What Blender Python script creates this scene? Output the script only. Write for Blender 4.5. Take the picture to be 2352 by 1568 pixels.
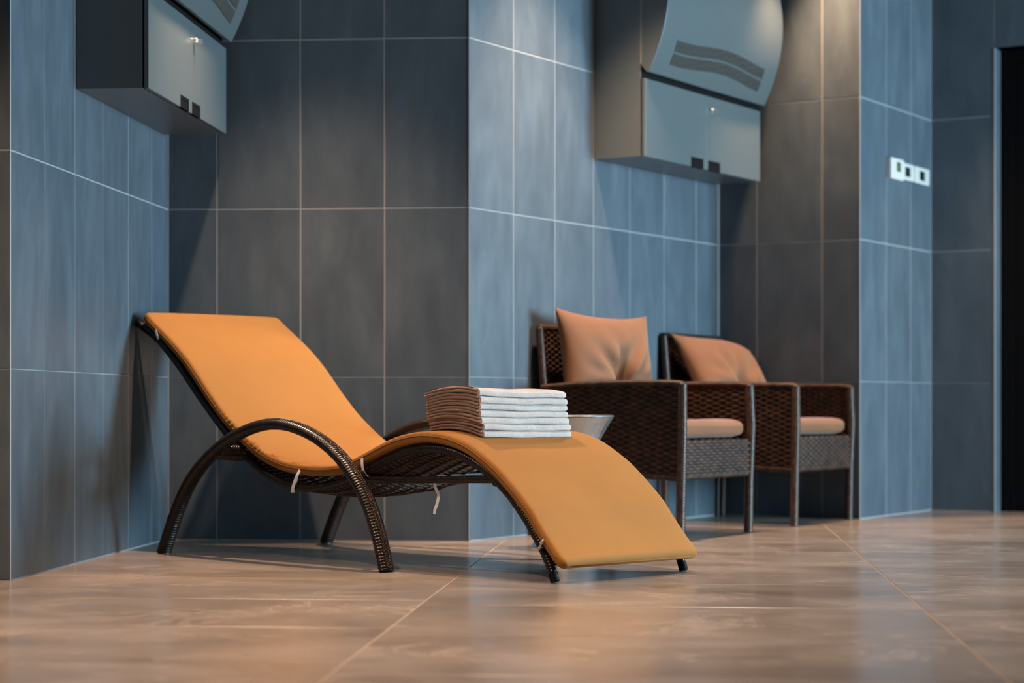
import bpy, math, random
import numpy as np
from mathutils import Vector, Matrix

random.seed(7)
rng = np.random.default_rng(7)
for o in list(bpy.data.objects):
    bpy.data.objects.remove(o)
SC = bpy.context.scene
COL = SC.collection

# ------------------------------------------------------------------ camera
CAM_H = 0.4855
cam_data = bpy.data.cameras.new('camera')
cam_data.sensor_width = 36.0
cam_data.lens = 4738.4 / 2352 * 36.0
cam_data.shift_y = (928.84 - 784) / 2352
cam_data.clip_start = 0.05
cam_data.dof.use_dof = True
cam_data.dof.focus_distance = 5.95
cam_data.dof.aperture_fstop = 2.6
cam = bpy.data.objects.new('camera', cam_data)
COL.objects.link(cam)
cam.location = (0, 0, CAM_H)
cam.rotation_euler = (math.pi / 2, 0, 0)
SC.camera = cam

# ------------------------------------------------------------------ world, daylight, exposure
world = bpy.data.worlds.new('sky')
SC.world = world
world.use_nodes = True
bg = world.node_tree.nodes['Background']
bg.inputs[0].default_value = (0.42, 0.70, 1.0, 1)
bg.inputs[1].default_value = 1.2

ROOM_RIGHT = 5.6          # window wall
area = bpy.data.lights.new('daylight', 'AREA')
area.shape = 'RECTANGLE'
area.size = 2.3
area.size_y = 1.9
area.energy = 1340
area.color = (0.55, 0.80, 0.96)
alo = bpy.data.objects.new('daylight', area)
COL.objects.link(alo)
alo.location = (ROOM_RIGHT + 0.25, 6.02, 1.02)
alo.rotation_euler = (math.radians(90), 0, math.radians(90))

SC.view_settings.view_transform = 'Standard'
SC.view_settings.look = 'None'
SC.view_settings.gamma = 1.0
SC.view_settings.use_curve_mapping = False
SC.view_settings.exposure = 0.0

# ------------------------------------------------------------------ helpers
def link(o, parent=None):
    COL.objects.link(o)
    if parent is not None:
        o.parent = parent
    return o

def empty(name, loc, rz=0.0, parent=None):
    o = bpy.data.objects.new(name, None)
    o.empty_display_size = 0.05
    o.location = loc
    o.rotation_euler = (0, 0, rz)
    return link(o, parent)

def tag(o, label=None, cat=None, group=None, kind=None):
    if label: o['label'] = label
    if cat: o['category'] = cat
    if group: o['group'] = group
    if kind: o['kind'] = kind
    return o

class MB:
    """collects geometry for one mesh object"""
    def __init__(s):
        s.v = []; s.f = []
    def add(s, verts, faces):
        n = len(s.v)
        s.v.extend([tuple(p) for p in verts])
        s.f.extend([tuple(i + n for i in fc) for fc in faces])
        return s
    def box(s, lo, hi):
        x0, y0, z0 = lo; x1, y1, z1 = hi
        v = [(x0,y0,z0),(x1,y0,z0),(x1,y1,z0),(x0,y1,z0),(x0,y0,z1),(x1,y0,z1),(x1,y1,z1),(x0,y1,z1)]
        f = [(0,3,2,1),(4,5,6,7),(0,1,5,4),(1,2,6,5),(2,3,7,6),(3,0,4,7)]
        return s.add(v, f)
    def grid(s, P, close_u=False, close_v=False, flip=False):
        P = np.asarray(P); nu, nv = P.shape[:2]
        f = []
        for i in range(nu if close_u else nu - 1):
            for j in range(nv if close_v else nv - 1):
                a = i*nv + j; b = ((i+1) % nu)*nv + j
                c = ((i+1) % nu)*nv + (j+1) % nv; d = i*nv + (j+1) % nv
                f.append((a, d, c, b) if flip else (a, b, c, d))
        return s.add(P.reshape(-1, 3), f)
    def tube(s, path, ra, rb=None, side=(0,1,0), seg=12, pitch=None, amp=0.0, cap=True, step=None):
        """swept ellipse; ra along the path normal, rb along 'side'"""
        path = np.asarray(path, float)
        rb = ra if rb is None else rb
        if step is None and pitch: step = pitch / 4
        if step: path = resample(path, step)
        n = len(path)
        T = np.gradient(path, axis=0); T /= np.linalg.norm(T, axis=1)[:, None] + 1e-12
        side = np.asarray(side, float)
        S = side[None] - (T @ side)[:, None]*T
        S /= np.linalg.norm(S, axis=1)[:, None] + 1e-12
        N = np.cross(S, T)
        d = np.r_[0, np.cumsum(np.linalg.norm(np.diff(path, axis=0), axis=1))]
        k = np.ones(n)
        if pitch: k = 1 + amp*(np.abs(np.sin(np.pi*d/pitch))**0.7 - 0.7)
        th = np.linspace(0, 2*np.pi, seg, endpoint=False)
        P = path[:, None] + k[:, None, None]*(ra*np.cos(th)[None, :, None]*N[:, None] + rb*np.sin(th)[None, :, None]*S[:, None])
        b = len(s.v)
        s.grid(P, close_v=True)
        if cap:
            s.f.append(tuple(b + j for j in range(seg)))
            s.f.append(tuple(b + (n-1)*seg + j for j in reversed(range(seg))))
        return s
    def lathe(s, prof, seg=48, mod=None):
        prof = np.asarray(prof, float)
        th = np.linspace(0, 2*np.pi, seg, endpoint=False)
        P = np.zeros((len(prof), seg, 3))
        for i, (r, z) in enumerate(prof):
            rr = r if mod is None else r*mod(z, th)
            P[i, :, 0] = rr*np.cos(th); P[i, :, 1] = rr*np.sin(th); P[i, :, 2] = z
        return s.grid(P, close_v=True, flip=True)
    def build(s, name, mat, parent=None, smooth=False, bevel=0.0, loc=None, rot=None, auto=None):
        me = bpy.data.meshes.new(name)
        me.from_pydata(s.v, [], s.f)
        me.update()
        fix_normals(me)
        if smooth:
            me.polygons.foreach_set('use_smooth', [True]*len(me.polygons))
            if auto is not None: me.set_sharp_from_angle(angle=math.radians(auto))
        me.materials.append(mat)
        o = bpy.data.objects.new(name, me)
        if loc is not None: o.location = loc
        if rot is not None: o.rotation_euler = rot
        if bevel:
            m = o.modifiers.new('bevel', 'BEVEL'); m.width = bevel; m.segments = 2; m.limit_method = 'ANGLE'
        return link(o, parent)

def fix_normals(me):
    import bmesh
    bm = bmesh.new(); bm.from_mesh(me)
    bmesh.ops.recalc_face_normals(bm, faces=bm.faces)
    bm.to_mesh(me); bm.free()

def resample(path, step):
    path = np.asarray(path, float)
    d = np.r_[0, np.cumsum(np.linalg.norm(np.diff(path, axis=0), axis=1))]
    n = max(2, int(round(d[-1]/step)) + 1)
    t = np.linspace(0, d[-1], n)
    return np.stack([np.interp(t, d, path[:, i]) for i in range(path.shape[1])], 1)

def spline(pts, n=12):
    """centripetal-ish Catmull-Rom through pts"""
    P = np.asarray(pts, float)
    P = np.vstack([2*P[0]-P[1], P, 2*P[-1]-P[-2]])
    out = []
    for i in range(1, len(P)-2):
        p0, p1, p2, p3 = P[i-1:i+3]
        for t in np.linspace(0, 1, n, endpoint=False):
            out.append(0.5*((2*p1)+(-p0+p2)*t+(2*p0-5*p1+4*p2-p3)*t*t+(-p0+3*p1-3*p2+p3)*t**3))
    out.append(P[-2])
    return np.array(out)

def smooth_path(p, it=2):
    p = np.array(p, float)
    for _ in range(it):
        q = p.copy(); q[1:-1] = 0.25*p[:-2] + 0.5*p[1:-1] + 0.25*p[2:]; p = q
    return p

# ------------------------------------------------------------------ materials
def newmat(name):
    m = bpy.data.materials.new(name); m.use_nodes = True
    nt = m.node_tree
    return m, nt, nt.nodes['Principled BSDF']

def simple(name, color, rough=0.5, metal=0.0, spec=0.5):
    m, nt, b = newmat(name)
    b.inputs['Base Color'].default_value = (*color, 1)
    b.inputs['Roughness'].default_value = rough
    b.inputs['Metallic'].default_value = metal
    b.inputs['Specular IOR Level'].default_value = spec
    return m

def N(nt, typ, **kw):
    n = nt.nodes.new(typ)
    for k, v in kw.items():
        setattr(n, k, v)
    return n

def noise(nt, vec, scale, detail=4, rough=0.55, dist=0.0):
    n = N(nt, 'ShaderNodeTexNoise')
    n.inputs['Scale'].default_value = scale; n.inputs['Detail'].default_value = detail
    n.inputs['Roughness'].default_value = rough; n.inputs['Distortion'].default_value = dist
    if vec is not None: nt.links.new(vec, n.inputs['Vector'])
    return n

def ramp(nt, fac, stops):
    r = N(nt, 'ShaderNodeValToRGB')
    e = r.color_ramp.elements
    while len(e) < len(stops): e.new(0.5)
    for i, (p, c) in enumerate(stops):
        e[i].position = p; e[i].color = (*c, 1) if len(c) == 3 else c
    nt.links.new(fac, r.inputs[0])
    return r

def obj_vec(nt, scale=(1,1,1), rnd=8.0):
    tc = N(nt, 'ShaderNodeTexCoord'); oi = N(nt, 'ShaderNodeObjectInfo')
    mp = N(nt, 'ShaderNodeMapping'); mp.inputs['Scale'].default_value = scale
    add = N(nt, 'ShaderNodeVectorMath', operation='ADD')
    mul = N(nt, 'ShaderNodeVectorMath', operation='SCALE')
    cmb = N(nt, 'ShaderNodeCombineXYZ')
    nt.links.new(oi.outputs['Random'], cmb.inputs[0]); nt.links.new(oi.outputs['Random'], cmb.inputs[2])
    nt.links.new(cmb.outputs[0], mul.inputs[0]); mul.inputs['Scale'].default_value = rnd*7
    nt.links.new(tc.outputs['Object'], add.inputs[0]); nt.links.new(mul.outputs[0], add.inputs[1])
    nt.links.new(add.outputs[0], mp.inputs['Vector'])
    return mp.outputs[0], oi

def mix_rgb(nt, fac, a, b, typ='MIX'):
    m = N(nt, 'ShaderNodeMix', data_type='RGBA', blend_type=typ)
    if isinstance(fac, float): m.inputs[0].default_value = fac
    else: nt.links.new(fac, m.inputs[0])
    for i, x in ((6, a), (7, b)):
        if isinstance(x, tuple): m.inputs[i].default_value = (*x, 1)
        else: nt.links.new(x, m.inputs[i])
    return m.outputs[2]

def bump(nt, b, height, strength=0.2, dist=0.01):
    n = N(nt, 'ShaderNodeBump'); n.inputs['Strength'].default_value = strength; n.inputs['Distance'].default_value = dist
    nt.links.new(height, n.inputs['Height']); nt.links.new(n.outputs[0], b.inputs['Normal'])

def wall_tile_mat():
    m, nt, b = newmat('slate_wall_tile')
    v, oi = obj_vec(nt, (1, 1, 0.45))
    n1 = noise(nt, v, 5.0, 6, 0.62, 0.6)
    v2, _ = obj_vec(nt, (2.4, 2.4, 0.7), 5)
    n2 = noise(nt, v2, 6.0, 4, 0.6, 0.2)
    c1 = ramp(nt, n1.outputs[0], [(0.25, (0.060, 0.077, 0.094)), (0.52, (0.078, 0.099, 0.120)), (0.82, (0.110, 0.134, 0.156))])
    c2 = ramp(nt, n2.outputs[0], [(0.32, (0.90, 0.90, 0.91)), (0.7, (1.07, 1.07, 1.05))])
    col = mix_rgb(nt, 1.0, c1.outputs[0], c2.outputs[0], 'MULTIPLY')
    # small pale fossil-like flecks
    v3, _ = obj_vec(nt, (1, 1, 1), 3)
    n3 = noise(nt, v3, 14.0, 3, 0.5, 1.6)
    c3 = ramp(nt, n3.outputs[0], [(0.70, (0, 0, 0)), (0.80, (0.35, 0.35, 0.35))])
    col = mix_rgb(nt, c3.outputs[0], col, (0.15, 0.16, 0.15))
    nt.links.new(col, b.inputs['Base Color'])
    r = ramp(nt, n2.outputs[0], [(0.3, (0.40, 0.40, 0.40)), (0.75, (0.55, 0.55, 0.55))])
    nt.links.new(r.outputs[0], b.inputs['Roughness'])
    b.inputs['Specular IOR Level'].default_value = 0.35
    bump(nt, b, n1.outputs[0], 0.12, 0.004)
    return m

def floor_tile_mat():
    m, nt, b = newmat('beige_marble_floor')
    v, oi = obj_vec(nt, (0.9, 1.1, 1), 6)
    n1 = noise(nt, v, 2.6, 5, 0.52, 0.5)
    c1 = ramp(nt, n1.outputs[0], [(0.25, (0.172, 0.138, 0.114)), (0.50, (0.214, 0.173, 0.146)), (0.75, (0.272, 0.224, 0.192))])
    v2, _ = obj_vec(nt, (0.8, 1.0, 1), 4)
    n2 = noise(nt, v2, 1.6, 6, 0.62, 2.6)
    # veins where the distorted noise passes its middle value
    sub = N(nt, 'ShaderNodeMath', operation='SUBTRACT'); sub.inputs[1].default_value = 0.5
    ab = N(nt, 'ShaderNodeMath', operation='ABSOLUTE')
    nt.links.new(n2.outputs[0], sub.inputs[0]); nt.links.new(sub.outputs[0], ab.inputs[0])
    vr = ramp(nt, ab.outputs[0], [(0.0, (0.55, 0.55, 0.55)), (0.030, (0, 0, 0))])
    n3 = noise(nt, v, 3.0, 3)
    brk = ramp(nt, n3.outputs[0], [(0.45, (0, 0, 0)), (0.65, (1, 1, 1))])
    veins = mix_rgb(nt, 1.0, vr.outputs[0], brk.outputs[0], 'MULTIPLY')
    col = mix_rgb(nt, veins, c1.outputs[0], (0.42, 0.34, 0.27))
    nt.links.new(col, b.inputs['Base Color'])
    r = ramp(nt, n1.outputs[0], [(0.3, (0.17, 0.17, 0.17)), (0.7, (0.28, 0.28, 0.28))])
    nt.links.new(r.outputs[0], b.inputs['Roughness'])
    b.inputs['Specular IOR Level'].default_value = 0.45
    return m

def fabric_mat(name, color, weave=900, rough=0.9, strength=0.15, var=0.08, sheen=0.0):
    m, nt, b = newmat(name)
    tc = N(nt, 'ShaderNodeTexCoord')
    n1 = noise(nt, tc.outputs['Object'], 5.0, 4)
    lo = tuple(c*(1-var) for c in color); hi = tuple(min(1, c*(1+var)) for c in color)
    c1 = ramp(nt, n1.outputs[0], [(0.3, lo), (0.7, hi)])
    nt.links.new(c1.outputs[0], b.inputs['Base Color'])
    b.inputs['Roughness'].default_value = rough
    b.inputs['Specular IOR Level'].default_value = 0.15
    b.inputs['Sheen Weight'].default_value = sheen
    n2 = noise(nt, tc.outputs['Object'], weave, 2)
    bump(nt, b, n2.outputs[0], strength, 0.002)
    return m

def towel_mat(name, a, c, scale=60):
    m, nt, b = newmat(name)
    v, oi = obj_vec(nt, (1, 1, 1), 3)
    n0 = noise(nt, v, 18, 4, 0.6)
    n1 = noise(nt, v, 420, 3, 0.7)
    col = mix_rgb(nt, n0.outputs[0], a, c)
    spk = ramp(nt, n1.outputs[0], [(0.35, (0.70, 0.70, 0.70)), (0.6, (1.08, 1.08, 1.08))])
    col = mix_rgb(nt, 1.0, col, spk.outputs[0], 'MULTIPLY')
    nt.links.new(col, b.inputs['Base Color'])
    b.inputs['Roughness'].default_value = 1.0
    b.inputs['Specular IOR Level'].default_value = 0.05
    b.inputs['Sheen Weight'].default_value = 0.3
    bump(nt, b, n1.outputs[0], 0.8, 0.004)
    return m

def wicker_mat(name, dark, light, rough=0.32, scale=45):
    m, nt, b = newmat(name)
    tc = N(nt, 'ShaderNodeTexCoord')
    n1 = noise(nt, tc.outputs['Object'], scale, 3)
    c1 = ramp(nt, n1.outputs[0], [(0.35, dark), (0.68, light)])
    nt.links.new(c1.outputs[0], b.inputs['Base Color'])
    b.inputs['Roughness'].default_value = rough
    b.inputs['Specular IOR Level'].default_value = 0.32
    return m

def metal_mat(name, color, rough=0.3):
    m, nt, b = newmat(name)
    tc = N(nt, 'ShaderNodeTexCoord')
    mp = N(nt, 'ShaderNodeMapping'); mp.inputs['Scale'].default_value = (1, 1, 0.05)
    nt.links.new(tc.outputs['Object'], mp.inputs['Vector'])
    n1 = noise(nt, mp.outputs[0], 120, 2)
    r = ramp(nt, n1.outputs[0], [(0.3, (rough*0.8,)*3), (0.7, (rough*1.25,)*3)])
    nt.links.new(r.outputs[0], b.inputs['Roughness'])
    b.inputs['Base Color'].default_value = (*color, 1)
    b.inputs['Metallic'].default_value = 1.0
    return m

def paint_mat(name, color, rough=0.42):
    m, nt, b = newmat(name)
    tc = N(nt, 'ShaderNodeTexCoord')
    n1 = noise(nt, tc.outputs['Object'], 600, 2)
    c1 = ramp(nt, n1.outputs[0], [(0.3, tuple(c*0.95 for c in color)), (0.7, tuple(c*1.05 for c in color))])
    nt.links.new(c1.outputs[0], b.inputs['Base Color'])
    b.inputs['Roughness'].default_value = rough
    b.inputs['Metallic'].default_value = 0.30
    return m

def emis_mat(name, color, strength):
    m, nt, b = newmat(name)
    b.inputs['Base Color'].default_value = (*color, 1)
    b.inputs['Emission Color'].default_value = (*color, 1)
    b.inputs['Emission Strength'].default_value = strength
    return m

def glass_mat(name):
    m = bpy.data.materials.new(name); m.use_nodes = True
    nt = m.node_tree; nt.nodes.clear()
    out = N(nt, 'ShaderNodeOutputMaterial'); mix = N(nt, 'ShaderNodeMixShader')
    tr = N(nt, 'ShaderNodeBsdfTransparent'); gl = N(nt, 'ShaderNodeBsdfGlossy')
    gl.inputs['Roughness'].default_value = 0.02
    tr.inputs[0].default_value = (0.93, 0.96, 0.97, 1)
    mix.inputs[0].default_value = 0.06
    nt.links.new(tr.outputs[0], mix.inputs[1]); nt.links.new(gl.outputs[0], mix.inputs[2])
    nt.links.new(mix.outputs[0], out.inputs[0])
    return m

M_TILE = wall_tile_mat()
M_GROUT = simple('pale_grout', (0.275, 0.285, 0.285), 0.9)
M_FLOOR = floor_tile_mat()
M_FGROUT = simple('floor_grout', (0.30, 0.235, 0.18), 0.8)
M_CEIL = simple('dark_ceiling', (0.12, 0.12, 0.12), 0.9)  # ceiling out of view, darkened so that it bounces little light
M_PLAIN = simple('dark_plaster', (0.16, 0.18, 0.20), 0.85)
M_TRIM = simple('corner_trim', (0.34, 0.35, 0.36), 0.6)
M_BLACKDOOR = simple('black_door', (0.003, 0.003, 0.0035), 0.6, 0.0, 0.08)
M_ORANGE = fabric_mat('orange_canvas', (0.265, 0.117, 0.031), 1400, 0.85, 0.10, 0.05)
M_PIPING = fabric_mat('orange_piping', (0.21, 0.085, 0.02), 1400, 0.85, 0.10, 0.05)
M_STRAP = fabric_mat('white_tape', (0.82, 0.84, 0.90), 800, 0.8, 0.1, 0.03)
M_WRAP = wicker_mat('dark_wicker_wrap', (0.006, 0.0035, 0.0028), (0.017, 0.009, 0.006), 0.30, 60)
M_BRAID = wicker_mat('brown_wicker_braid', (0.020, 0.010, 0.006), (0.050, 0.024, 0.012), 0.24, 60)
M_SLING = wicker_mat('woven_strand', (0.030, 0.014, 0.009), (0.095, 0.042, 0.024), 0.40, 40)
M_CHAIRW = wicker_mat('chair_wicker', (0.012, 0.005, 0.003), (0.062, 0.025, 0.011), 0.58, 30)
M_CHAIRL = wicker_mat('chair_leg_wicker', (0.030, 0.018, 0.014), (0.080, 0.044, 0.030), 0.30, 60)
M_BROWNC = fabric_mat('brown_satin_cotton', (0.190, 0.077, 0.034), 1200, 0.62, 0.10, 0.06, 0.15)
M_TOWEL = towel_mat('towel_white', (0.47, 0.395, 0.355), (0.76, 0.66, 0.60))
M_TOWELB = towel_mat('towel_darker_edge', (0.38, 0.255, 0.190), (0.52, 0.36, 0.28))  # darker and browner than the towel body
M_STEEL = metal_mat('brushed_steel', (0.44, 0.485, 0.52), 0.36)
M_CHROME = simple('chrome', (0.9, 0.88, 0.84), 0.32, 1.0)
M_CAB = paint_mat('grey_metal_paint', (0.120, 0.140, 0.144), 0.36)
M_BLACK = simple('black_plastic', (0.004, 0.004, 0.005), 0.6, 0.0, 0.12)
M_SLOT = simple('slot_shade', (0.006, 0.006, 0.006), 0.8, 0.0, 0.1)  # near black, paints the shade inside gaps and grille slots
M_SLAT = paint_mat('grille_slat', (0.155, 0.15, 0.135), 0.4)
M_WHITE = simple('white_plastic', (0.58, 0.54, 0.50), 0.4, 0.0, 0.3)
M_LCD = simple('green_lcd', (0.075, 0.10, 0.025), 0.25)
M_SCREEN = simple('dark_screen', (0.012, 0.016, 0.018), 0.2)
M_LAMP = emis_mat('warm_lamp_lens', (1.0, 0.72, 0.42), 12.0)
M_GLASS = glass_mat('window_glass')
M_FRAME = simple('window_frame_grey', (0.20, 0.21, 0.22), 0.5)

# ------------------------------------------------------------------ room geometry (metres, camera at x=0,y=0)
T1, T2 = 0.0824, 0.5464
d1 = np.array([math.sin(T1), math.cos(T1)]); e1 = np.array([math.cos(T1), -math.sin(T1)])
d2 = np.array([math.sin(T2), math.cos(T2)]); e2 = np.array([math.cos(T2), -math.sin(T2)])
C0 = np.array([-1.3789, 5.6719]); C1 = C0 + 1.7491*d1; C2 = C1 + 1.0872*e1
C3 = C2 + 2.0458*d2; C4 = C3 + 0.6576*e2; C5 = C4 + 0.8689*d2; C6 = C5 + 0.2992*e2
ROWS = [0.0, 0.5826, 1.1856, 1.7886, 2.3916, 2.70]
CEIL = 2.70
TW = 0.303
G = 0.0048   # joint width

tile_cache = {}
def tile_mesh(w, h):
    k = (round(w, 4), round(h, 4))
    if k not in tile_cache:
        a, b2, t = w/2, h/2, 0.008
        c = 0.0008
        v = [(-a, c, -b2), (a, c, -b2), (a, c, b2), (-a, c, b2),
             (-a+c, 0, -b2+c), (a-c, 0, -b2+c), (a-c, 0, b2-c), (-a+c, 0, b2-c),
             (-a, t, -b2), (a, t, -b2), (a, t, b2), (-a, t, b2)]
        f = [(4,5,6,7), (0,1,5,4), (1,2,6,5), (2,3,7,6), (3,0,4,7), (0,8,9,1), (1,9,10,2), (2,10,11,3), (3,11,8,0), (8,11,10,9)]
        me = bpy.data.meshes.new('tile'); me.from_pydata(v, [], f); me.update(); me.materials.append(M_TILE)
        tile_cache[k] = me
    return tile_cache[k]

def tiled_wall(name, P, D, L, joints, rows=ROWS, z0=0.0, thick=0.10, ends=(0.1, 0.1)):
    """P start (x,y), D direction; room lies on the local -y side"""
    rz = math.atan2(D[1], D[0])
    w = MB().box((-ends[0], 0.0010, z0), (L+ends[1], thick, rows[-1])).build(name, M_GROUT, loc=(P[0], P[1], 0), rot=(0, 0, rz))
    tag(w, kind='structure')
    xs = [0.0] + [j for j in joints if 0.01 < j < L-0.01] + [L]
    for i in range(len(xs)-1):
        for r in range(len(rows)-1):
            wd = xs[i+1]-xs[i]-G; ht = rows[r+1]-rows[r]-G
            if wd < 0.01: continue
            o = bpy.data.objects.new('tile', tile_mesh(wd, ht))
            o.location = ((xs[i]+xs[i+1])/2, (rng.random()-0.5)*0.0004, (rows[r]+rows[r+1])/2 + (G/2 if r == 0 else 0))
            link(o, w)
    return w

full = lambda L, s=0.0: [s + TW*k for k in range(-40, 60) if 0 < s + TW*k < L]
tiled_wall('wall_left', C0, d1, 1.7491, full(1.7491), ends=(-0.0015, 0.1))
tiled_wall('wall_back_left', C1, e1, 1.0872, full(1.0872, 1.0872), ends=(0.1, -0.0015))
tiled_wall('wall_middle', C2, d2, 2.0458, full(2.0458), ends=(-0.0015, 0.1))
tiled_wall('wall_back_middle', C3, e2, 0.6576, [0.1816, 0.4846], ends=(0.1, -0.0015))
tiled_wall('wall_right', C4, d2, 0.8689, full(0.8689), ends=(-0.0015, 0.1))
tiled_wall('wall_back_right', C5, e2, 0.2992, [], ends=(0.1, -0.0015))
# return wall left of the first outer corner
LB0 = 2.7
tiled_wall('wall_front_left', C0 - LB0*e1, e1, LB0, full(LB0, LB0), ends=(0.1, -0.0015))
# wall above and beyond the door
DOOR_H = 2.095; DOOR_W = 0.95
lr = [DOOR_H, 2.3916, 2.70]
w = tiled_wall('wall_lintel', C6, e2, DOOR_W, full(DOOR_W), rows=lr, z0=DOOR_H, ends=(0.0, 0.0))
C7 = C6 + DOOR_W*e2
LB4 = (ROOM_RIGHT - C7[0])/e2[0]
tiled_wall('wall_far_right', C7, e2, LB4, full(LB4), ends=(-0.0015, 0.1))
C8 = C7 + LB4*e2
# outer-corner trims
for i, c in enumerate((C0, C2, C4)):
    r = 0.0018
    o = MB().box((-r, -r, 0), (r*0.5, r*0.5, CEIL)).build('trim_%d' % (i+1), M_TRIM, loc=(c[0], c[1], 0), rot=(0, 0, math.atan2(*(d1 if i == 0 else d2)[::-1]) - math.pi/4))
    tag(o, kind='structure')

# sealant strips in the inner corners
for i, (c, dd, wd) in enumerate(((C3, d2, 0.016), (C1, d1, 0.004), (C5, d2, 0.004))):
    o = MB().box((-wd, -0.0008, 0), (0.0, 0.002, CEIL)).build('trim_%d' % (i+4), M_GROUT, loc=(c[0], c[1], 0), rot=(0, 0, math.atan2(dd[1], dd[0])))
    tag(o, kind='structure')

# door reveal and black door
rzE = math.atan2(e2[1], e2[0])
dr = empty('door_1', (C6[0], C6[1], 0), rzE)
tag(dr, kind='structure')
RV = 0.085
MB().box((-0.02, 0.0, 0), (0.0, RV, DOOR_H)).build('reveal', M_TILE, dr)
MB().box((-0.003, -0.002, 0), (0.002, 0.003, DOOR_H)).build('edge_trim', M_TRIM, dr)
MB().box((DOOR_W, 0.0, 0), (DOOR_W+0.02, RV, DOOR_H)).build('reveal', M_TILE, dr)
MB().box((0, 0.0, DOOR_H), (DOOR_W, RV, DOOR_H+0.02)).build('reveal_head', M_TILE, dr)
fm = MB(); fm.box((0, RV, 0.002), (0.06, RV+0.05, DOOR_H)); fm.box((DOOR_W-0.06, RV, 0.002), (DOOR_W, RV+0.05, DOOR_H)); fm.box((0.06, RV, DOOR_H-0.06), (DOOR_W-0.06, RV+0.05, DOOR_H))
fm.build('door_frame', M_BLACKDOOR, dr)
MB().box((-0.02, RV+0.052, -0.001), (DOOR_W+0.02, RV+0.09, DOOR_H+0.02)).build('leak_block', M_BLACKDOOR, dr)  # black block added behind the leaf to stop outside light leaking in
lf = MB().box((0.063, RV+0.012, 0.003), (DOOR_W-0.063, RV+0.05, DOOR_H-0.063)).build('door_leaf', M_BLACKDOOR, dr)
hm = MB().tube([(0.80, RV+0.012, 1.02), (0.80, RV-0.03, 1.02)], 0.008, side=(1,0,0), seg=10)
hm.tube([(0.80, RV-0.03, 1.02), (0.69, RV-0.03, 1.02)], 0.008, side=(0,0,1), seg=10)
hm.build('door_handle', M_BLACK, lf, smooth=True)

# the rest of the room: far left wall, rear wall, window wall, ceiling
XL = (C0 - LB0*e1)
YB = -2.6
o = MB().box((XL[0]-0.1, YB, 0), (XL[0], XL[1]+0.1, CEIL)).build('wall_far_left', M_PLAIN); tag(o, kind='structure')
o = MB().box((XL[0]-0.1, YB-0.1, 0), (ROOM_RIGHT+0.1, YB, CEIL)).build('wall_rear', M_PLAIN); tag(o, kind='structure')
# window wall with two wide openings
WY = [(4.90, 5.97), (6.07, 7.14)]
wm = MB()
wm.box((ROOM_RIGHT, YB, 0), (ROOM_RIGHT+0.12, C8[1]+0.1, 0.12))
wm.box((ROOM_RIGHT, YB, 2.02), (ROOM_RIGHT+0.12, C8[1]+0.1, CEIL))
wm.box((ROOM_RIGHT, YB, 0.12), (ROOM_RIGHT+0.12, WY[0][0], 2.02))
wm.box((ROOM_RIGHT, WY[0][1], 0.12), (ROOM_RIGHT+0.12, WY[1][0], 2.02))
wm.box((ROOM_RIGHT, WY[1][1], 0.12), (ROOM_RIGHT+0.12, C8[1]+0.1, 2.02))
tag(wm.build('wall_window_side', M_PLAIN), kind='structure')
for i, (y0, y1) in enumerate(WY):
    wn = empty('window_%d' % (i+1), (ROOM_RIGHT+0.06, (y0+y1)/2, 0.12)); tag(wn, kind='structure')
    hw = (y1-y0)/2; hh = 1.90
    fr = MB(); t = 0.03
    for a in (-hw, -hw/3, hw/3, hw):
        c = min(max(a, -hw+t), hw-t)
        fr.box((-0.03, c-t, 0), (0.03, c+t, hh))
    fr.box((-0.03, -hw, 0), (0.03, hw, 0.06)); fr.box((-0.03, -hw, hh-0.06), (0.03, hw, hh))
    fr.build('window_frame', M_FRAME, wn)
    MB().box((-0.004, -hw+0.01, 0.03), (0.004, hw-0.01, hh-0.03)).build('pane', M_GLASS, wn)
ce = MB().box((XL[0]-0.2, YB-0.2, CEIL), (ROOM_RIGHT+0.2, 11.2, CEIL+0.1)).build('ceiling', M_CEIL)
tag(ce, kind='structure')

# floor slab with large tiles
rzF = math.atan2(e1[1], e1[0])
fl = MB().box((-4.6, -3.4, -0.12), (7.2, 11.4, -0.0012)).build('floor', M_FGROUT, rot=(0, 0, rzF))
tag(fl, kind='structure')
FP, FR = 1.205, 0.638
def floor_tile_mesh():
    a, b2, t = FP/2-0.0020, FR/2-0.0020, 0.012
    c = 0.0008
    v = [(-a,-b2,-c),(a,-b2,-c),(a,b2,-c),(-a,b2,-c),(-a+c,-b2+c,0),(a-c,-b2+c,0),(a-c,b2-c,0),(-a+c,b2-c,0),(-a,-b2,-t),(a,-b2,-t),(a,b2,-t),(-a,b2,-t)]
    f = [(4,5,6,7),(0,1,5,4),(1,2,6,5),(2,3,7,6),(3,0,4,7),(0,8,9,1),(1,9,10,2),(2,10,11,3),(3,11,8,0),(8,11,10,9)]
    me = bpy.data.meshes.new('floor_tile'); me.from_pydata(v, [], f); me.update(); me.materials.append(M_FLOOR)
    return me
ftm = floor_tile_mesh()
for k in range(-3, 6):
    xc = -0.6345 + FP*(k+0.5)
    off = 5.600 if k >= 0 else 5.72 if k == -1 else 5.41
    if k >= 1: off = 5.600
    for r in range(-12, 9):
        yc = off + FR*(r+0.5)
        if yc < -2.6 or yc > 10.2: continue
        o = bpy.data.objects.new('floor_tile', ftm)
        o.location = (xc, yc, 0)
        link(o, fl)

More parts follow.
